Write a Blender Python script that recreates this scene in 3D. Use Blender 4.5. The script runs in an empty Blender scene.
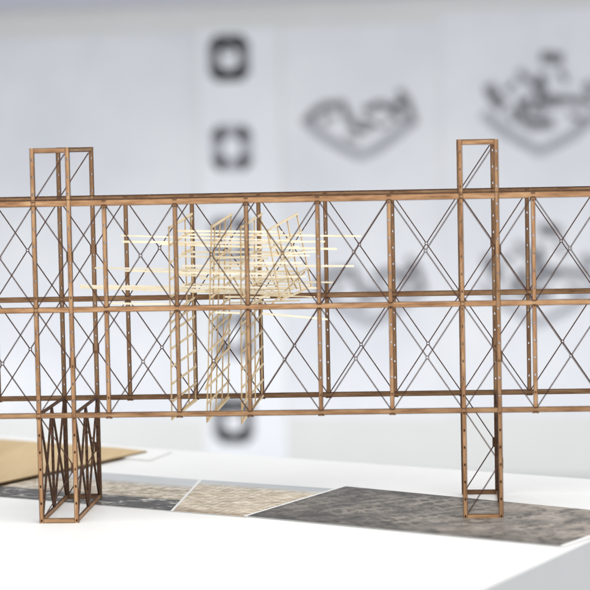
import bpy, bmesh, math, random
from mathutils import Vector, Matrix
random.seed(7)
S = bpy.context.scene
COL = S.collection

# ------------------------------------------------------------------ camera
cam = bpy.data.cameras.new('camera'); co = bpy.data.objects.new('camera', cam); COL.objects.link(co)
S.camera = co
rx, fw, up = (0.997933, 0.06103, -0.020108), (-0.062238, 0.99586, -0.06625), (0.015981, 0.067364, 0.9976)
co.matrix_world = Matrix(((rx[0], up[0], -fw[0], .1754), (rx[1], up[1], -fw[1], -2.59661),
                          (rx[2], up[2], -fw[2], .18542), (0, 0, 0, 1)))
cam.sensor_width = 36; cam.lens = 2327.04 / 590 * 36
cam.clip_start = .05; cam.clip_end = 60
cam.dof.use_dof = True; cam.dof.focus_distance = 2.745; cam.dof.aperture_fstop = 4.6

# ------------------------------------------------------------------ light
w = bpy.data.worlds.new('World'); S.world = w; w.use_nodes = True
bg = w.node_tree.nodes['Background']; bg.inputs[0].default_value = (.93, .96, 1, 1); bg.inputs[1].default_value = .80
def area(name, loc, target, sx, sy, power, col=(1, 1, 1)):
    l = bpy.data.lights.new(name, 'AREA'); l.shape = 'RECTANGLE'; l.size = sx; l.size_y = sy; l.energy = power; l.color = col
    o = bpy.data.objects.new(name, l); COL.objects.link(o); o.location = loc
    o.rotation_euler = (Vector(target) - Vector(loc)).to_track_quat('-Z', 'Y').to_euler()
area('ceiling_light', (.3, -1.0, 1.9), (0, .3, -.1), 2.8, 2.2, 68, (1, .97, .93))
area('right_wall_fill', (4.2, 3.4, .3), (.6, 5.3, -.5), 2.4, 2.6, 4, (.97, .98, 1))  # unseen fill added to brighten the wall from the right, no known window
area('low_wall_fill', (-.4, 4.45, -.92), (-.1, 5.4, -.35), 5.0, .2, 30, (1, .99, .97))  # added fill lamp, hidden behind the table, lifts the lower wall
S.view_settings.view_transform = 'Standard'; S.view_settings.look = 'None'
S.view_settings.exposure = 0; S.view_settings.gamma = 1
S.render.engine = 'CYCLES'

# ------------------------------------------------------------------ helpers
def tag(o, label=None, cat=None, group=None, kind=None):
    for k, v in (('label', label), ('category', cat), ('group', group), ('kind', kind)):
        if v: o[k] = v
    return o
def empty(name, loc=(0, 0, 0)):
    o = bpy.data.objects.new(name, None); COL.objects.link(o); o.location = loc; o.empty_display_size = .02
    return o
def obj(name, bm, mats, parent=None):
    me = bpy.data.meshes.new(name); bm.to_mesh(me); bm.free()
    for m in (mats if isinstance(mats, (list, tuple)) else [mats]): me.materials.append(m)
    o = bpy.data.objects.new(name, me); COL.objects.link(o)
    if parent: o.parent = parent
    return o
CH = .00068      # width of the scorched line the laser leaves along a cut edge
def bar(bm, p0, p1, wid, thick, nrm=(0, 1, 0), char=True):
    """straight strip from p0 to p1; broad faces look along nrm (material 0), cut edges material 1, scorched border material 2"""
    p0, p1 = Vector(p0), Vector(p1); d = (p1 - p0).normalized(); n = Vector(nrm)
    n = (n - d * n.dot(d)).normalized(); s = d.cross(n)
    ws = [-wid / 2, wid / 2]
    if char and wid > .0035: ws = [-wid / 2, -wid / 2 + CH, wid / 2 - CH, wid / 2]
    m = len(ws); V = [[[bm.verts.new(p + s * x + n * (k * thick / 2)) for x in ws] for k in (-1, 1)] for p in (p0, p1)]
    new = []
    def F(q, mi): f = bm.faces.new(q); f.material_index = mi; new.append(f)
    for k in (0, 1):
        for j in range(m - 1):
            F([V[0][k][j], V[1][k][j], V[1][k][j + 1], V[0][k][j + 1]], 2 if (m == 4 and j != 1) else 0)
    for j in (0, m - 1): F([V[0][0][j], V[1][0][j], V[1][1][j], V[0][1][j]], 1)
    for e in (0, 1):
        for j in range(m - 1): F([V[e][0][j], V[e][0][j + 1], V[e][1][j + 1], V[e][1][j]], 1)
    bmesh.ops.recalc_face_normals(bm, faces=new)
def slotted(bm, p0, p1, wid, thick, holes, hw, hl, nrm=(0, 1, 0), char=2):
    """strip with rectangular slots; holes = distances along the strip"""
    p0, p1 = Vector(p0), Vector(p1); L = (p1 - p0).length; d = (p1 - p0) / L
    n = Vector(nrm); n = (n - d * n.dot(d)).normalized(); s = d.cross(n); c = .0003
    ts = [0]
    for h in holes:
        if hl < h < L - hl: ts += [h - hl / 2 - c, h - hl / 2, h + hl / 2, h + hl / 2 + c]
    ts.append(L)
    rows = [-wid / 2, -wid / 2 + CH, -hw / 2 - c, -hw / 2, hw / 2, hw / 2 + c, wid / 2 - CH, wid / 2]
    V = {}
    def P(i, j, k):
        if (i, j, k) not in V: V[i, j, k] = bm.verts.new(p0 + d * ts[i] + s * rows[j] + n * (k * thick / 2))
        return V[i, j, k]
    def hole(i, j): return j == 3 and i % 4 == 2
    def solid(i, j): return 0 <= i < len(ts) - 1 and 0 <= j < 7 and not hole(i, j)
    for i in range(len(ts) - 1):
        for j in range(7):
            if not solid(i, j): continue
            near = (j in (2, 4) and i % 4 == 2) or (j == 3 and i % 4 in (1, 3))
            for k in (-1, 1):
                bm.faces.new([P(i, j, k), P(i + 1, j, k), P(i + 1, j + 1, k), P(i, j + 1, k)]).material_index = char if (j in (0, 6) or near) else 0
            for (a, b, e0, e1) in ((i - 1, j, (i, j), (i, j + 1)), (i + 1, j, (i + 1, j + 1), (i + 1, j)),
                                   (i, j - 1, (i + 1, j), (i, j)), (i, j + 1, (i, j + 1), (i + 1, j + 1))):
                if not solid(a, b): bm.faces.new([P(*e0, -1), P(*e1, -1), P(*e1, 1), P(*e0, 1)]).material_index = 1
    bmesh.ops.recalc_face_normals(bm, faces=bm.faces[:])
def slab(pts, z0, z1, uvdir=None):
    bm = bmesh.new(); a = [bm.verts.new((x, y, z0)) for x, y in pts]; b = [bm.verts.new((x, y, z1)) for x, y in pts]
    bm.faces.new(b); bm.faces.new(a[::-1]); n = len(pts)
    for i in range(n):
        f = bm.faces.new((a[i], a[(i + 1) % n], b[(i + 1) % n], b[i])); f.material_index = 1
    bmesh.ops.recalc_face_normals(bm, faces=bm.faces[:])
    return bm

# ------------------------------------------------------------------ materials
def mat(name, col, rough=.6, spec=.3):
    m = bpy.data.materials.new(name); m.use_nodes = True
    b = m.node_tree.nodes['Principled BSDF']; b.inputs['Base Color'].default_value = (*col, 1)
    b.inputs['Roughness'].default_value = rough; b.inputs['Specular IOR Level'].default_value = spec
    return m, m.node_tree, b
def noisy(name, cols, scale, stretch=(1, 1, 1), rough=.6, spec=.3, detail=6, pos=(.3, .7), bump=0, rndobj=True, nrough=.6):
    m, t, b = mat(name, cols[0], rough, spec)
    tc = t.nodes.new('ShaderNodeTexCoord'); mp = t.nodes.new('ShaderNodeMapping'); mp.inputs['Scale'].default_value = stretch
    no = t.nodes.new('ShaderNodeTexNoise'); no.inputs['Scale'].default_value = scale; no.inputs['Detail'].default_value = detail
    no.inputs['Roughness'].default_value = nrough
    cr = t.nodes.new('ShaderNodeValToRGB'); e = cr.color_ramp.elements
    for i, c in enumerate(cols):
        p = pos[0] + (pos[1] - pos[0]) * i / (len(cols) - 1)
        if i < 2: el = e[i]; el.position = p
        else: el = e.new(p)
        el.color = (*c, 1)
    t.links.new(tc.outputs['Object'], mp.inputs[0]); t.links.new(mp.outputs[0], no.inputs['Vector'])
    t.links.new(no.outputs[0], cr.inputs[0])
    if rndobj:
        oi = t.nodes.new('ShaderNodeObjectInfo'); mr = t.nodes.new('ShaderNodeMapRange')
        mr.inputs['To Min'].default_value = .84; mr.inputs['To Max'].default_value = 1.12
        hs = t.nodes.new('ShaderNodeHueSaturation')
        t.links.new(oi.outputs['Random'], mr.inputs[0]); t.links.new(mr.outputs[0], hs.inputs['Value'])
        mx = t.nodes.new('ShaderNodeVectorMath'); mx.operation = 'SCALE'; mx.inputs['Scale'].default_value = 3.7
        cb = t.nodes.new('ShaderNodeCombineXYZ')
        for k in range(3): t.links.new(oi.outputs['Random'], cb.inputs[k])
        t.links.new(cb.outputs[0], mx.inputs[0]); t.links.new(mx.outputs[0], mp.inputs['Location'])
        t.links.new(cr.outputs[0], hs.inputs['Color']); t.links.new(hs.outputs[0], b.inputs['Base Color'])
    else: t.links.new(cr.outputs[0], b.inputs['Base Color'])
    if bump:
        bp = t.nodes.new('ShaderNodeBump'); bp.inputs['Strength'].default_value = bump; bp.inputs['Distance'].default_value = .0005
        t.links.new(no.outputs[0], bp.inputs['Height']); t.links.new(bp.outputs[0], b.inputs['Normal'])
    return m
WC = [(.195, .095, .040), (.375, .203, .098), (.52, .325, .172)]
CC = [(.05, .025, .012), (.10, .05, .025), (.19, .10, .05)]
tab_m = noisy('scorched_tab', [(.05, .022, .010), (.13, .06, .03)], 400)
char_m = noisy('scorched_border', CC, 300, bump=.2)
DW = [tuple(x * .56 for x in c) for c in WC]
wood_h = noisy('laser_cut_ply_lengthwise', WC, 260, (.12, 1, 1), bump=.3)
wood_v = noisy('laser_cut_ply_upright', WC, 260, (1, 1, .12), bump=.3)
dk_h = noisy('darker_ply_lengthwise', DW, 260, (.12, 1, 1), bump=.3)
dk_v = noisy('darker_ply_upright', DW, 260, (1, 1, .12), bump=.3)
burnt = noisy('burnt_cut_edge', [(.018, .009, .006), (.06, .03, .018), (.13, .065, .03)], 300, rough=.75, spec=.2)
brace_m = noisy('charred_thin_strip', [(.035, .017, .012), (.11, .055, .040)], 300, rough=.7, spec=.2)
dark_ply = noisy('smoked_ply', [(.04, .02, .012), (.10, .05, .028), (.17, .09, .045)], 260, (1, 1, .2), rough=.7, spec=.2)
bass = noisy('pale_basswood', [(.82, .69, .46), (.93, .84, .64), (.95, .90, .76)], 180, (.15, 1, 1), bump=.2)
bass_v = noisy('basswood_lattice', [(.76, .60, .37), (.90, .77, .53), (.94, .86, .68)], 240, (1, 1, .2), bump=.2)
bass_e = noisy('basswood_cut_edge', [(.45, .29, .14), (.66, .48, .26)], 240)
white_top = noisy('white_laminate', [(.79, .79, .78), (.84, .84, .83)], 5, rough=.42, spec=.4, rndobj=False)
side_m = noisy('white_laminate_shaded_side', [(.60, .605, .61), (.64, .645, .65)], 4, rough=.5, rndobj=False)  # same white laminate, with the shade of the upright faces mixed into its colour
wall_m = noisy('painted_wall', [(.54, .545, .54), (.58, .585, .58)], 1.3, rough=.9, spec=.1, rndobj=False)
ceil_m = noisy('grey_wall_rail', [(.43, .44, .50), (.47, .48, .54)], 2, rough=.8, spec=.1, rndobj=False)
floor_m = noisy('pale_floor', [(.62, .62, .62), (.68, .68, .68)], 5, rough=.6, rndobj=False)
sheet_m = noisy('drawing_paper', [(.555, .57, .61), (.635, .645, .67)], 3.2, rough=.85, spec=.1, rndobj=False)
strip_m = noisy('bright_drawing_paper', [(.59, .61, .645), (.65, .67, .70)], 2.5, rough=.85, spec=.1, rndobj=False)
ink_d = noisy('dark_ink', [(.008, .008, .01), (.03, .03, .035)], 60, rough=.8, spec=.1, rndobj=False)
ink_m = noisy('mid_grey_ink', [(.08, .08, .09), (.19, .19, .21)], 60, rough=.8, spec=.1, rndobj=False)
ink_l = noisy('light_grey_ink', [(.24, .24, .27), (.35, .35, .39)], 60, rough=.8, spec=.1, rndobj=False)
card_m = noisy('brown_cardboard', [(.48, .355, .205), (.60, .46, .28)], 25, (1, .1, 1), rough=.85, spec=.1, rndobj=False)
card_e = noisy('cardboard_cut_edge', [(.16, .11, .06), (.30, .21, .12)], 400, rough=.9, spec=.1, rndobj=False)
foam_m = noisy('foam_board', [(.76, .76, .75), (.80, .80, .79)], 6, rough=.7, rndobj=False)
paper_w = mat('white_print_paper', (.82, .82, .81), .5)[0]

# ------------------------------------------------------------------ room
TZ = -.24247            # table top
FZ = TZ - .72
WS = 1.33               # size of the drawings: s and z below are in units of 1.33 m, z = .185 is eye height
def wpt(s, z, off=0):   # a point on the wall: s along it, z up, off metres in front of it
    return Vector((-.0579 + .98 * s * WS - .1987 * off, 5.379 - .1987 * s * WS - .98 * off, .18542 + (z - .18542) * WS))
def wall_poly(bm, pts, o0, o1, mi=0):
    a = [bm.verts.new(wpt(s, z, o0)) for s, z in pts]; b = [bm.verts.new(wpt(s, z, o1)) for s, z in pts]
    n = len(pts); fs = [bm.faces.new(b), bm.faces.new(a[::-1])] + [bm.faces.new((a[i], a[(i + 1) % n], b[(i + 1) % n], b[i])) for i in range(n)]
    for f in fs: f.material_index = mi
    bmesh.ops.recalc_face_normals(bm, faces=fs)
def wrect(s0, s1, z0, z1): return [(s0, z0), (s1, z0), (s1, z1), (s0, z1)]
bm = bmesh.new(); wall_poly(bm, wrect(-4, 4, (FZ - .18542) / WS + .18542, 2.2), -.1, 0); tag(obj('wall', bm, wall_m), kind='structure')
bm = bmesh.new(); v = [bm.verts.new(q) for q in ((-7, -5, FZ), (7, -5, FZ), (7, 8, FZ), (-7, 8, FZ))]; bm.faces.new(v)
tag(obj('floor', bm, floor_m), kind='structure')
bm = bmesh.new(); wall_poly(bm, wrect(-3.9, 3.9, .549, .63), .0005, .03)
tag(obj('wall_rail', bm, ceil_m), 'long blue grey rail running along the top of the pale wall', 'rail')

# pinned sheets and what is drawn on them
def sheet(name, s0, s1, z0, z1, m, label, cat='poster', group=None):
    bm = bmesh.new(); wall_poly(bm, wrect(s0, s1, z0, z1), .0005, .0015)
    return tag(obj(name, bm, m), label, cat, group)
def stroke(pts, wd, o0=.0018, o1=.0022):
    bm = bmesh.new(); P = [Vector(p) for p in pts]; L = []; R = []
    for i, p in enumerate(P):
        d = (P[min(i + 1, len(P) - 1)] - P[max(i - 1, 0)]).normalized(); n = Vector((-d.y, d.x)) * wd / 2
        if i == 0: p = p - d * wd * .3
        if i == len(P) - 1: p = p + d * wd * .3
        L.append(p + n); R.append(p - n)
    for i in range(len(P) - 1):
        wall_poly(bm, [tuple(q) for q in (L[i], R[i], R[i + 1], L[i + 1])], o0, o1)
    return bm
a = sheet('poster_sheet', -1.2, -.466, -.545, .474, sheet_m, 'large blank pale blue sheet at the far left of the wall behind the left tower')
st = sheet('drawing_strip', -.459, -.236, -.68, .480, strip_m, 'tall narrow sheet with a column of dark ring plan drawings on the wall')
def ring_plan(cs, cz, hw, hh, style):
    bm = bmesh.new(); c = .022; t = .031
    def octo(w_, h_, c_): return [(cs - w_ + c_, cz - h_), (cs + w_ - c_, cz - h_), (cs + w_, cz - h_ + c_), (cs + w_, cz + h_ - c_),
                                  (cs + w_ - c_, cz + h_), (cs - w_ + c_, cz + h_), (cs - w_, cz + h_ - c_), (cs - w_, cz - h_ + c_)]
    o, i_ = octo(hw, hh, c), octo(hw - t, hh - t, c * .6)
    for k in range(8):
        j = (k + 1) % 8
        dark = (k in (0, 4)) if style == 0 else (k in (1, 3, 5, 7))
        if style == 0: mi = 1 if k in (2, 6) else 0
        else: mi = 0 if k % 2 else 1
        wall_poly(bm, [o[k], o[j], i_[j], i_[k]], .0018, .0022, mi)
    if style == 0:
        wall_poly(bm, wrect(cs - .012, cs + .008, cz + hh - .05, cz + hh - .036), .0018, .0022, 0)
    else:
        for a_, b_ in ((-1, -1), (1, -1), (1, 1), (-1, 1)):
            x, y = cs + a_ * (hw - .024), cz + b_ * (hh - .024)
            wall_poly(bm, wrect(x - .013, x + .013, y - .014, y + .014), .0024, .0028, 0)
    obj('ring_drawing', bm, [ink_d, ink_m if style == 0 else ink_l], st)
for s, z, sty in ((-.371, .403, 0), (-.369, .169, 1), (-.377, -.071, 1), (-.374, -.321, 1), (-.380, -.548, 0)):
    ring_plan(s, z, .056, .060, sty)
sb = sheet('poster_sheet', -.229, .1835, -.537, .478, sheet_m, 'middle pale blue sheet with two boat shaped grey drawings one above the other')
sc = sheet('poster_sheet', .187, .92, -.524, .504, sheet_m, 'right hand pale blue sheet with two large dark spiky crown shaped drawings')
V1 = [(-.17, .238), (-.136, .206), (-.085, .172), (-.025, .142), (.02, .160), (.06, .187), (.113, .227)]
S1 = [([(-.158, .236), (-.146, .256), (-.116, .273), (-.068, .277), (-.056, .245), (-.034, .214), (-.003, .211)], .022),
      ([(-.007, .26), (.03, .274), (.061, .263), (.093, .278)], .022), ([(.083, .304), (.103, .278), (.118, .226)], .018)]
S1 += [([(-.120, .232), (-.095, .244)], .014), ([(-.012, .236), (.030, .216), (.056, .226)], .010), ([(.066, .250), (.082, .236)], .018), ([(-.060, .196), (-.030, .182)], .010)]
V2 = [(.302, .24), (.353, .196), (.441, .144), (.523, .183), (.594, .241)]
S2 = [([(.316, .308), (.326, .282), (.344, .265)], .030), ([(.395, .268), (.399, .23), (.417, .212), (.47, .216)], .026),
      ([(.393, .346), (.418, .321), (.448, .295)], .016), ([(.448, .30), (.443, .275), (.484, .270)], .03), ([(.455, .382), (.495, .376)], .028),
      ([(.449, .335), (.446, .285)], .022), ([(.418, .278), (.397, .261)], .018), ([(.484, .276), (.544, .27), (.574, .262)], .017),
      ([(.565, .309), (.574, .291)], .022), ([(.495, .344), (.51, .323)], .012), ([(.360, .300), (.380, .318)], .012), ([(.365, .245), (.378, .222)], .012), ([(.520, .236), (.550, .222)], .012), ([(.425, .250), (.45, .244)], .016)]
def drawing(par, V, SS, dx, dz, vw, darkm):
    mv = lambda l: [(x + dx, z + dz) for x, z in l]
    bm = stroke(mv(V), vw)
    o = obj('isometric_drawing', bm, ink_l, par)
    k = 0
    for pts, wd in SS:
        k += 1
        obj('dark_shape', stroke(mv(pts), wd, .0024 + k * .0006, .0028 + k * .0006), darkm, o)
drawing(sb, V1, S1, 0, 0, .026, ink_m); drawing(sb, V1, S1, .018, -.430, .026, ink_m)
drawing(sc, V2, S2, 0, 0, .026, ink_m); drawing(sc, V2, S2, -.011, -.434, .024, ink_m)

# ------------------------------------------------------------------ table and things lying on it
e1 = Vector((.8548, -.5189)); e2 = Vector((.4111, .9116))
P1 = Vector((.3295, -.1437)); Q = Vector((.358, .2958))
# far edge through Q along (.872,-.489); side edge through P1 along e2
fd = Vector((.865, -.502))
M_ = Matrix(((e2.x, -fd.x), (e2.y, -fd.y))); tt = M_.inverted() @ (Q - P1); cor = P1 + e2 * tt.x
tp = [cor, cor - fd * 2.3, cor - fd * 2.3 - e2 * 1.55, cor - e2 * 1.55]
t = empty('display_table', (0, 0, FZ)); tag(t, 'large white display table under the wooden bridge model', 'table')
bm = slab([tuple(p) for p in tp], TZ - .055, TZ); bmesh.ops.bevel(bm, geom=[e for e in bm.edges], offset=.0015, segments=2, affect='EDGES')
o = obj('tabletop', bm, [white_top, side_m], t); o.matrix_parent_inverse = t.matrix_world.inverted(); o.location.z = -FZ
cen = sum(tp, Vector((0, 0))) / 4
ap = [cen + (p - cen) * .985 for p in tp]
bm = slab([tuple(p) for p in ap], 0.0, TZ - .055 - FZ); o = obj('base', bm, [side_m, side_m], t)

def lie(name, pts, z0, z1, m, label, cat, group=None):
    return tag(obj(name, slab(pts, TZ + z0, TZ + z1), m), label, cat, group)
lie('foam_board', [(-.70, .955), (-.4764, .7848), (-.198, .5831), (-.2182, .4991), (-.4495, .6425), (-.75, .83)], .0004, .0034, [foam_m, foam_m],
    'off white foam board sheet lying behind the brown cardboard', 'foam board')
lie('cardboard_sheet', [(-.62, -.16), (-.3816, .2828), (-.2308, .5665), (-.273, .6009), (-.4632, .7143), (-.80, .90)], .0038, .0058, [card_m, card_e],
    'brown cardboard sheet lying on the table behind the left tower', 'cardboard')

def print_mat(name, e_dir, o_, lx, ly, kind):
    """procedural aerial photograph, laid out in metres on the sheet itself"""
    m, t, b = mat(name, (.2, .2, .2), .45, .35); N = t.nodes; K = t.links
    tc = N.new('ShaderNodeTexCoord'); mp = N.new('ShaderNodeMapping'); mp.vector_type = 'TEXTURE'
    mp.inputs['Location'].default_value = (*o_, 0); mp.inputs['Rotation'].default_value = (0, 0, math.atan2(e_dir.y, e_dir.x))
    K.new(tc.outputs['Object'], mp.inputs[0])
    def noise(scale, st=(1, 1, 1), det=8, dist=0.0):
        q = N.new('ShaderNodeMapping'); q.inputs['Scale'].default_value = st; K.new(mp.outputs[0], q.inputs[0])
        n = N.new('ShaderNodeTexNoise'); n.inputs['Scale'].default_value = scale; n.inputs['Detail'].default_value = det
        n.inputs['Distortion'].default_value = dist; n.inputs['Roughness'].default_value = .68; K.new(q.outputs[0], n.inputs['Vector']); return n.outputs[0]
    def ramp(x, stops):
        r = N.new('ShaderNodeValToRGB'); e = r.color_ramp.elements
        for i, (p, c) in enumerate(stops):
            el = e[i] if i < 2 else e.new(p)
            el.position = p; el.color = (*c, 1)
        K.new(x, r.inputs[0]); return r.outputs[0]
    def mix(f, a, b_, mode='MIX'):
        x = N.new('ShaderNodeMix'); x.data_type = 'RGBA'; x.blend_type = mode
        if isinstance(f, float): x.inputs[0].default_value = f
        else: K.new(f, x.inputs[0])
        K.new(a, x.inputs[6]); K.new(b_, x.inputs[7]); return x.outputs[2]
    def bw(c):
        g = N.new('ShaderNodeRGBToBW'); K.new(c, g.inputs[0]); return g.outputs[0]
    sx = N.new('ShaderNodeSeparateXYZ'); K.new(mp.outputs[0], sx.inputs[0])
    def norm(sock, L, jitter=0.0, js=20):
        d = N.new('ShaderNodeMath'); d.operation = 'DIVIDE'; K.new(sock, d.inputs[0]); d.inputs[1].default_value = L
        if not jitter: return d.outputs[0]
        n = noise(js); a_ = N.new('ShaderNodeMath'); a_.operation = 'MULTIPLY_ADD'; K.new(n, a_.inputs[0]); a_.inputs[1].default_value = jitter
        K.new(d.outputs[0], a_.inputs[2]); s_ = N.new('ShaderNodeMath'); s_.operation = 'SUBTRACT'; K.new(a_.outputs[0], s_.inputs[0]); s_.inputs[1].default_value = jitter / 2
        return s_.outputs[0]
    def streak(scale, dist, rotz, pos):       # wandering pale lines: terraces, tracks, field edges
        q = N.new('ShaderNodeMapping'); q.inputs['Rotation'].default_value = (0, 0, rotz); K.new(mp.outputs[0], q.inputs[0])
        wv = N.new('ShaderNodeTexWave'); wv.inputs['Scale'].default_value = scale; wv.inputs['Distortion'].default_value = dist
        wv.inputs['Detail'].default_value = 4; wv.inputs['Detail Scale'].default_value = 1.3; wv.inputs['Detail Roughness'].default_value = .7
        K.new(q.outputs[0], wv.inputs['Vector'])
        a_ = bw(ramp(wv.outputs['Fac'], [(pos[0], (0, 0, 0)), (pos[1], (.8, .8, .8))]))
        b_ = bw(ramp(noise(26, (1, 1, 1), 4), [(.44, (0, 0, 0)), (.58, (1, 1, 1))]))
        m_ = N.new('ShaderNodeMath'); m_.operation = 'MULTIPLY'; K.new(a_, m_.inputs[0]); K.new(b_, m_.inputs[1]); return m_.outputs[0]
    if kind == 'quarry':
        base = ramp(noise(48, (1.0, .7, 1), 10, .7), [(.36, (.06, .056, .053)), (.46, (.12, .111, .102)), (.54, (.18, .165, .15)), (.64, (.33, .30, .27))])
        fine = ramp(noise(260, (1, .6, 1), 6), [(.38, (.55, .55, .55)), (.62, (1.4, 1.35, 1.3))])
        c = mix(.75, base, fine, 'MULTIPLY')
        flow = ramp(noise(16, (.9, .9, 1), 8, 1.6), [(.47, (0, 0, 0)), (.56, (1, 1, 1))])
        xx = ramp(norm(sx.outputs[0], lx, .25), [(.38, (.12, .12, .12)), (.58, (1, 1, 1))])
        f = N.new('ShaderNodeMath'); f.operation = 'MULTIPLY'; K.new(bw(flow), f.inputs[0]); K.new(bw(xx), f.inputs[1])
        f2 = N.new('ShaderNodeMath'); f2.operation = 'MULTIPLY'; K.new(f.outputs[0], f2.inputs[0]); f2.inputs[1].default_value = .7
        lt = ramp(noise(60), [(.3, (.25, .225, .195)), (.7, (.43, .39, .34))])
        c = mix(f2.outputs[0], c, lt)
        c = mix(streak(13, 7, .35, (.62, .80)), c, lt)
        c = mix(streak(21, 9, -1.0, (.80, .90)), c, lt)
        big = ramp(noise(7, (1, 1, 1), 3), [(.38, (.68, .68, .68)), (.60, (1.25, 1.20, 1.15))])
        c = mix(.8, c, big, 'MULTIPLY')
        # darker woodland strip along the near edge and at the left tip
        edge = ramp(norm(sx.outputs[1], ly, .22, 30), [(.06, (.40, .40, .41)), (.34, (1, 1, 1))])
        c = mix(.8, c, edge, 'MULTIPLY')
        lft = ramp(norm(sx.outputs[0], lx, .2, 12), [(.10, (.50, .51, .52)), (.55, (1, 1, 1))])
        c = mix(.8, c, lft, 'MULTIPLY')
    elif kind == 'fields':
        base = ramp(noise(85, (.55, 1.0, 1), 9), [(.36, (.36, .29, .21)), (.5, (.56, .47, .35)), (.62, (.78, .70, .58))])
        br = N.new('ShaderNodeTexBrick'); br.inputs['Scale'].default_value = 20; br.inputs['Mortar Size'].default_value = .045
        br.inputs['Color1'].default_value = (.9, .88, .84, 1); br.inputs['Color2'].default_value = (.7, .66, .6, 1); br.inputs['Mortar'].default_value = (1.5, 1.5, 1.45, 1)
        rt = N.new('ShaderNodeMapping'); rt.inputs['Rotation'].default_value = (0, 0, .5); 
        wv = N.new('ShaderNodeTexNoise'); wv.inputs['Scale'].default_value = 9; K.new(mp.outputs[0], wv.inputs['Vector'])
        ws_ = N.new('ShaderNodeVectorMath'); ws_.operation = 'MULTIPLY_ADD'; K.new(wv.outputs['Color'], ws_.inputs[0]); ws_.inputs[1].default_value = (.03, .03, 0); K.new(mp.outputs[0], ws_.inputs[2])
        K.new(ws_.outputs[0], rt.inputs[0]); K.new(rt.outputs[0], br.inputs['Vector'])
        c = mix(.2, base, br.outputs[0], 'MULTIPLY')
        pale = ramp(noise(60), [(.3, (.76, .70, .60)), (.7, (.86, .82, .74))]); rust = ramp(noise(60), [(.3, (.30, .22, .15)), (.7, (.42, .33, .24))])
        c = mix(streak(16, 1.5, .95, (.80, .92)), c, pale)
        c = mix(streak(30, 2.5, -.1, (.84, .94)), c, rust)
        edge = ramp(norm(sx.outputs[1], ly, .12, 60), [(.0, (.42, .34, .26)), (.16, (1, 1, 1))])
        c = mix(.8, c, edge, 'MULTIPLY')
        far = ramp(norm(sx.outputs[1], ly, .1), [(.80, (0, 0, 0)), (.93, (1, 1, 1))])
        gr = ramp(noise(20, (.3, 1, 1)), [(.3, (.42, .44, .46)), (.7, (.60, .62, .64))])
        c = mix(bw(far), c, gr)
    else:
        dk = ramp(noise(60, (.7, 1, 1), 9, .8), [(.35, (.03, .03, .033)), (.50, (.08, .078, .078)), (.57, (.20, .19, .175)), (.63, (.60, .57, .52))])
        tn = ramp(noise(110, (.8, .8, 1), 9), [(.36, (.26, .20, .14)), (.5, (.50, .43, .33)), (.64, (.76, .70, .60))])
        gr = ramp(noise(12, (.2, 1, 1)), [(.3, (.42, .44, .46)), (.7, (.68, .69, .70))])
        v = norm(sx.outputs[1], ly, .06, 30)
        a1 = ramp(v, [(.27, (0, 0, 0)), (.31, (1, 1, 1))]); c = mix(bw(a1), dk, tn)
        a2 = ramp(v, [(.58, (0, 0, 0)), (.72, (1, 1, 1))]); c = mix(bw(a2), c, gr)
    K.new(c, b.inputs['Base Color']); return m
def photo_print(pts, z, kind, name, label, lx, ly, insets):
    P = [Vector(p) for p in pts]; ed = (P[1] - P[0]).normalized()
    pr = tag(obj('aerial_print', slab(pts, TZ + z, TZ + z + .0002), [paper_w, paper_w]), label, 'photo print', 'aerial photo prints on the table')
    m = print_mat(name, ed, tuple(P[0]), lx, ly, kind)
    c = sum(P, Vector((0, 0))) / len(P); n = len(P); ins = []
    for i in range(n):          # parallel inset = the white border
        a_, b_, d_ = P[i - 1], P[i], P[(i + 1) % n]
        u, v_ = (b_ - a_).normalized(), (d_ - b_).normalized(); nu, nv = Vector((-u.y, u.x)), Vector((-v_.y, v_.x))
        q = b_ + Matrix(((nu.x, nu.y), (nv.x, nv.y))).inverted() @ Vector((insets[i - 1], insets[i]))
        ins.append(tuple(q))
    obj('printed_picture', slab(ins, TZ + z + .0002, TZ + z + .0003), [m, paper_w], pr)
photo_print([(-.62, .335), (-.3667, .2039), (-.14, .0746), (-.1328, .3243), (-.3902, .4717), (-.62, .60)][:1] + [(-.14, .0746), (-.1328, .3243), (-.62, .598)], .0003, 'river',
            'print_dark_river', 'aerial print with a dark near edge beneath the back legs of the left tower', .45, .25, (.0007, .001, .002, .002))
photo_print([(-.142, .0752), (-.0488, .0246), (.0428, .2356), (-.1330, .3243)], .0005, 'fields', 'print_tan_fields',
            'sandy coloured aerial print of fields lying between the other two prints', .1, .22, (.0007, .001, .002, .0032))
photo_print([(-.0534, .0322), (.2998, -.1873), (.395, -.020), (.3421, .0511), (.052, .2534)], .0008, 'quarry', 'print_grey_quarry',
            'large dark grey brown aerial print of quarried ground under the right tower', .416, .24, (.0004, .006, .002, .0008, .0045))

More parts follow.
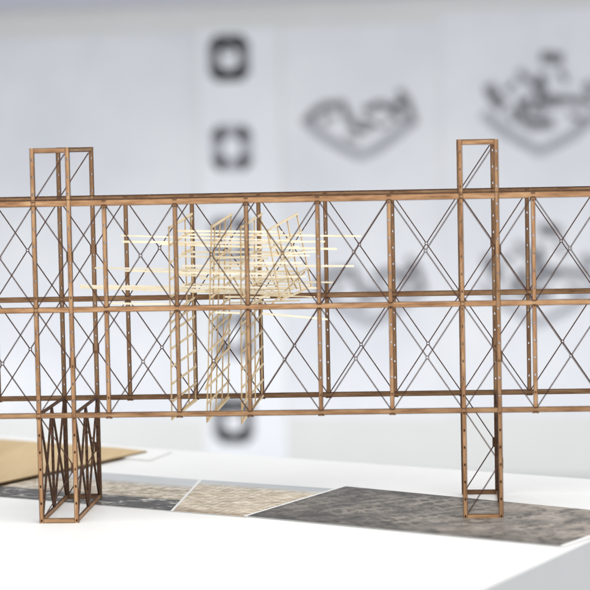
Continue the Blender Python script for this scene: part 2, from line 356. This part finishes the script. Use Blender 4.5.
# ------------------------------------------------------------------ the bridge model
P = .08; H = .11973; D = .18053; TH = .0018
X = lambda k: (k - 3.5) * P
model = empty('truss_bridge_model', (0, 0, TZ))
tag(model, 'long brown laser cut wooden truss bridge model standing on two tall towers', 'bridge model')
def mpart(name, bm, mats, par=None):
    if par is None:
        bm.transform(Matrix.Translation((0, 0, -TZ))); return obj(name, bm, mats, model)
    bm.transform(Matrix.Translation((0, 0, -TZ))); return obj(name, bm, mats, par)
K0, K1 = -2, 9
TOWERS = (0, 6)
for y0 in (0, D):
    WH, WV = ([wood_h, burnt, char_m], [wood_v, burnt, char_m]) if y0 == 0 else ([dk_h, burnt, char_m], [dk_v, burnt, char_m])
    for lv, hh, dz in ((1, .0071, .0003), (0, .0064, 0), (-1, .0062, 0)):
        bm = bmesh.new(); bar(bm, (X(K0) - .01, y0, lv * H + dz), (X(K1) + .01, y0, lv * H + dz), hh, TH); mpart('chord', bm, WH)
        if lv == 1:     # thin capping strip laid along the top chord
            bm = bmesh.new(); bar(bm, (X(K0) - .01, y0 + .0016, H + .0043), (X(K1) + .01, y0 + .0016, H + .0043), .0008, .0052); mpart('capping_strip', bm, [burnt, burnt])
    holes = lambda z0, z1: [z0 + i * H / 6.15 for i in range(0, 60) if z0 + i * H / 6.15 < z1]
    for k in range(K0, K1 + 1):
        if k in TOWERS: continue
        bm = bmesh.new(); L = 2 * H + .0095
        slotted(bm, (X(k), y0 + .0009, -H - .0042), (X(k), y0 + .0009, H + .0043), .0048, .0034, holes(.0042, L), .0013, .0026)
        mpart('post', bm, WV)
    for k in TOWERS:
        for kk in (k, k + .5):
            bm = bmesh.new(); L = 3.5 * H + .006
            slotted(bm, (X(kk), y0 + .0008, -2 * H - .003), (X(kk), y0 + .0008, 1.5 * H + .003), .0050, .0036, holes(.003, L), .0013, .0026)
            mpart('tower_leg', bm, WV)
        bm = bmesh.new(); bar(bm, (X(k) + .0025, y0, 1.5 * H), (X(k + .5) - .0025, y0, 1.5 * H), .0058, TH); mpart('tower_top_rail', bm, WH)
        bm = bmesh.new(); bar(bm, (X(k) + .0025, y0, -2 * H - .0001), (X(k + .5) - .0025, y0, -2 * H - .0001), .0056, TH); mpart('foot_rail', bm, WH)
        for lv in (.5, -.5, -1.5):      # plates where the braces meet the middle leg
            bm = bmesh.new(); bar(bm, (X(k + .5), y0 - .0002, lv * H - .0058), (X(k + .5), y0 - .0002, lv * H + .0058), .0078, .0012)
            if lv == -1.5: bm.transform(Matrix.Translation((-.001, 0, 0)))
            mpart('gusset_plate', bm, [dark_ply, burnt, burnt])
    for k in range(K0, K1 + 1):      # scorched plates behind the joints on the middle and outer chords
        for lv in (0, 1, -1):
            bm = bmesh.new(); bar(bm, (X(k), y0 + .0013, lv * H - (.0044 if lv < 1 else .0062)), (X(k), y0 + .0013, lv * H + (.0044 if lv == 0 else .003)), .0072, .0006, char=False)
            mpart('joint_plate', bm, [dark_ply, burnt])
            bm = bmesh.new(); zj = lv * H
            for dz in (-.0022, .0022): bar(bm, (X(k), y0 - .0010, zj + dz - .0006), (X(k), y0 - .0010, zj + dz + .0006), .0050, .0004, char=False)
            mpart('joint_tab', bm, [tab_m, burnt])
    # thin crossing braces
    def ring(cx, cz):
        bm = bmesh.new(); n = 8; vs = []
        for y in (y0 - .0008, y0 + .0008):
            for r in (.0022, .0013):
                vs.append([bm.verts.new((cx + r * math.cos((i + .5) * math.tau / n), y, cz + r * math.sin((i + .5) * math.tau / n))) for i in range(n)])
        for i in range(n):
            j = (i + 1) % n
            for a_, b_ in ((0, 1), (3, 2), (2, 0), (1, 3)):
                bm.faces.new((vs[a_][i], vs[a_][j], vs[b_][j], vs[b_][i]))
        bmesh.ops.recalc_face_normals(bm, faces=bm.faces[:]); return bm
    BW, BT = .00125, .0013
    for k in range(K0, K1):
        for zc in (.5, -.5):
            bm = bmesh.new(); cx, cz = X(k + .5), zc * H; r = .0018
            for sx_, sz_ in ((-1, -1), (1, -1), (1, 1), (-1, 1)):
                d = Vector((sx_ * P / 2, 0, sz_ * H / 2)); u = d.normalized()
                d = d - u * .0022
                bar(bm, (cx + u.x * r, y0, cz + u.z * r), (cx + d.x, y0, cz + d.z), BW, BT)
            o = mpart('cross_brace', bm, [brace_m, brace_m])
            if k not in TOWERS: mpart('ring_joint', ring(cx, cz), brace_m, o)
    for k in TOWERS:
        bm = bmesh.new(); bar(bm, (X(k) + .003, y0, H + .006), (X(k + .5) - .003, y0, 1.5 * H - .004), BW, BT); mpart('tower_brace', bm, [brace_m, brace_m])
        bm = bmesh.new(); bar(bm, (X(k) + .003, y0, -H - .004), (X(k + .5) - .002, y0, -1.5 * H + .002), BW, BT); mpart('tower_brace', bm, [brace_m, brace_m])
        bm = bmesh.new(); bar(bm, (X(k) + .003, y0, -2 * H + .004), (X(k + .5) - .002, y0, -1.5 * H - .002), BW, BT); mpart('tower_brace', bm, [brace_m, brace_m])
# side frames of the towers, running from the front to the back
NX = (1, 0, 0); WH = [wood_h, burnt, char_m]
for k in TOWERS:
    for kk in (k, k + .5):
        x = X(kk); ya, yb, ym = .0045, D - .003, D * .48
        bm = bmesh.new(); bar(bm, (x, .0028, -2 * H + .0000), (x, D - .0012, -2 * H + .0000), .0054, .0020, NX); mpart('side_foot_rail', bm, WH)
        bm = bmesh.new(); bar(bm, (x, .0028, -H + .001), (x, D - .0012, -H + .001), .0036, .0018, NX); mpart('side_top_rail', bm, [dark_ply, burnt, burnt])
        bm = bmesh.new(); bar(bm, (x, .0028, 1.5 * H), (x, D - .0012, 1.5 * H), .0040, .0018, NX); mpart('side_top_rail', bm, WH)
        zt, zb = -H - .001, -2 * H + .0022
        for yy, wd in ((.0046, .0034), (ym, .0042), (D - .003, .0044)):
            bm = bmesh.new(); bar(bm, (x, yy, zb), (x, yy, zt), wd, .0028, NX); mpart('side_upright', bm, [dark_ply, burnt, burnt])
        for a_, b_ in ((.0068, ym - .002), (ym + .002, D - .005)):
            bm = bmesh.new()
            bar(bm, (x - .0001, a_, zt), (x - .0001, b_, zb), .0034, .0022, NX); bar(bm, (x + .0002, b_, zt), (x + .0002, a_, zb), .0034, .0022, NX)
            mpart('side_brace', bm, [dark_ply, burnt, burnt])

# ------------------------------------------------------------------ pale insert inside the bridge
ins = empty('lattice_insert', (-.03, .09, 0))
tag(ins, 'tangle of pale cream basswood sticks and ladder frames held inside the brown bridge', 'model insert')
def ipart(name, bm, mats, par=None):
    bm.transform(Matrix.Translation((.03, -.09, 0))); return obj(name, bm, mats, par or ins)
def lattice(ft, fb, bt, bb, us, n, mw=.0016, rung=.0023, skip=(), jit=.0006):
    """ladder-like frame between four corners: uprights at fractions us, n+1 rungs"""
    ft, fb, bt, bb = map(Vector, (ft, fb, bt, bb)); nn = (bt - ft).cross(fb - ft).normalized()
    pt = lambda u, v: (ft.lerp(bt, u)).lerp(fb.lerp(bb, u), v)
    bm = bmesh.new()
    for u in us: bar(bm, pt(u, -.006), pt(u, 1.012), mw, .0013, nn)
    for v in (.004, .5, .996): bar(bm, pt(-.004, v), pt(1.004, v), rung, .0011, nn)
    f_ = ipart('ladder_frame', bm, [bass_v, bass_e])
    off = nn * (-.0013 if nn.x < 0 else .0013)
    for i in range(n + 1):
        if i in skip: continue
        v = i / n + random.uniform(-1, 1) * jit / .2; bm = bmesh.new()
        bar(bm, pt(-.01, v) + off, pt(1.01, v + random.uniform(-.004, .004)) + off, rung, .0012, nn); ipart('rung', bm, [bass_v, bass_e], f_)
lattice((-.1286, .012, .0904), (-.1302, .012, -.1256), (-.1196, .1655, .0998), (-.1192, .1655, -.1225), (0, .28, .72, 1), 11)
lattice((-.0802, .012, .0907), (-.0904, .012, -.1289), (-.0719, .1685, .0983), (-.0803, .1685, -.1198), (0, .16, .42, .7, 1), 11)
lattice((-.0480, .020, .0892), (-.0515, .020, -.1321), (-.0362, .1705, .0988), (-.0396, .1705, -.1193), (0, .22, .66, 1), 11)
lattice((-.0190, .030, .0844), (-.0053, .030, .0053), (.0069, .1605, .0988), (.0228, .1605, .0112), (0, .33, .66, 1), 4, .0018, .0021)
# short leaning frame beside the tilted one, and long diagonals
lattice((-.060, .05, .030), (-.042, .05, -.002), (-.034, .15, .046), (-.018, .15, .012), (0, .5, 1), 2, .0014, .0016)
for a_, b_ in (((-.0915, .014, -.094), (-.0735, .166, -.020)), ((-.052, .03, -.120), (-.040, .16, -.070)), ((-.016, .04, .000), (.016, .15, .030)), ((-.03, .1, .092), (.008, .12, .012))):
    bm = bmesh.new(); bar(bm, a_, b_, .0016, .0014, NX); ipart('diagonal_stick', bm, [bass_v, bass_e])
RODS = [((-0.1896, 0.06, 0.0804), (0.0164, 0.06, 0.0705), 0), ((-0.1269, 0.13, 0.0778), (0.0839, 0.13, 0.0719), 0), ((-0.0969, 0.1, 0.0692), (0.043, 0.1, 0.0676), 0),
((-0.1296, 0.15, 0.056), (0.0012, 0.15, 0.0534), 0), ((-0.1244, 0.05, 0.0562), (-0.02, 0.05, 0.0518), 0), ((-0.0197, 0.08, 0.0626), (0.0577, 0.08, 0.0597), 0),
((-0.0831, 0.11, 0.0496), (0.0318, 0.11, 0.0558), 0), ((-0.2177, 0.04, 0.0446), (-0.0378, 0.04, 0.0386), 0), ((-0.1942, 0.12, 0.0364), (0.012, 0.12, 0.0287), 0),
((-0.1233, 0.09, 0.0426), (0.0765, 0.09, 0.0392), 0), ((-0.1078, 0.14, 0.0247), (0.0107, 0.14, 0.0216), 0), ((-0.2371, 0.05, 0.0231), (-0.0931, 0.05, 0.0156), 1),
((-0.1305, 0.15, 0.0177), (0.0218, 0.15, 0.014), 0), ((-0.1206, 0.07, 0.0153), (0.003, 0.07, 0.01), 1), ((-0.0453, 0.1, 0.0226), (0.0514, 0.1, 0.02), 0),
((-0.1065, 0.125, 0.015), (0.0349, 0.125, 0.0121), 0), ((-0.2024, 0.03, 0.0046), (-0.1223, 0.03, 0.0022), 0), ((-0.0712, 0.06, 0.0079), (-0.0194, 0.06, 0.0065), 0),
((-0.0304, 0.13, 0.004), (0.0285, 0.13, 0.0013), 0), ((-0.0802, 0.03, -0.0077), (-0.0517, 0.03, -0.0088), 0), ((-0.0282, 0.05, -0.0112), (0.0472, 0.05, -0.0191), 0),
((-0.1294, 0.1, 0.0316), (-0.0966, 0.1, 0.0299), 0), ((-0.1005, 0.132, 0.0441), (-0.0331, 0.132, 0.0424), 0), ((-0.1538, 0.137, 0.0666), (-0.0331, 0.137, 0.0604), 0),
((-0.0738, 0.152, -0.0056), (0.0096, 0.152, -0.0039), 0),
((-.131, .09, .0835), (-.005, .09, .0800), 0), ((-.128, .035, .0722), (-.012, .035, .0695), 0), ((-.09, .12, .0632), (.012, .12, .0612), 0), ((-.195, .11, .0712), (-.088, .11, .0682), 0),
((-.127, .12, .0345), (.006, .12, .0325), 0), ((-.127, .03, .0385), (-.02, .03, .0352), 0), ((-.05, .03, .0480), (.020, .03, .0470), 0), ((-.21, .14, .0385), (-.09, .14, .0350), 0),
((-.125, .03, .0225), (-.02, .03, .0195), 0), ((-.224, .12, .0195), (-.10, .12, .0155), 0), ((-.10, .15, .0110), (.002, .15, .0098), 0), ((-.08, .07, .0300), (.022, .07, .0290), 0),
((-.03, .14, .0750), (.030, .14, .0735), 0), ((-.04, .05, .0555), (.028, .05, .0540), 0)]
for a_, b_, perf in RODS:
    bm = bmesh.new(); wd = random.uniform(.0016, .0025)
    if perf:
        L = (Vector(b_) - Vector(a_)).length
        slotted(bm, a_, b_, .0044, .0012, [.052 + i * .0085 for i in range(20)], .0010, .0022)
    else: bar(bm, a_, b_, wd, .0018)
    ipart('stick', bm, [bass, bass])
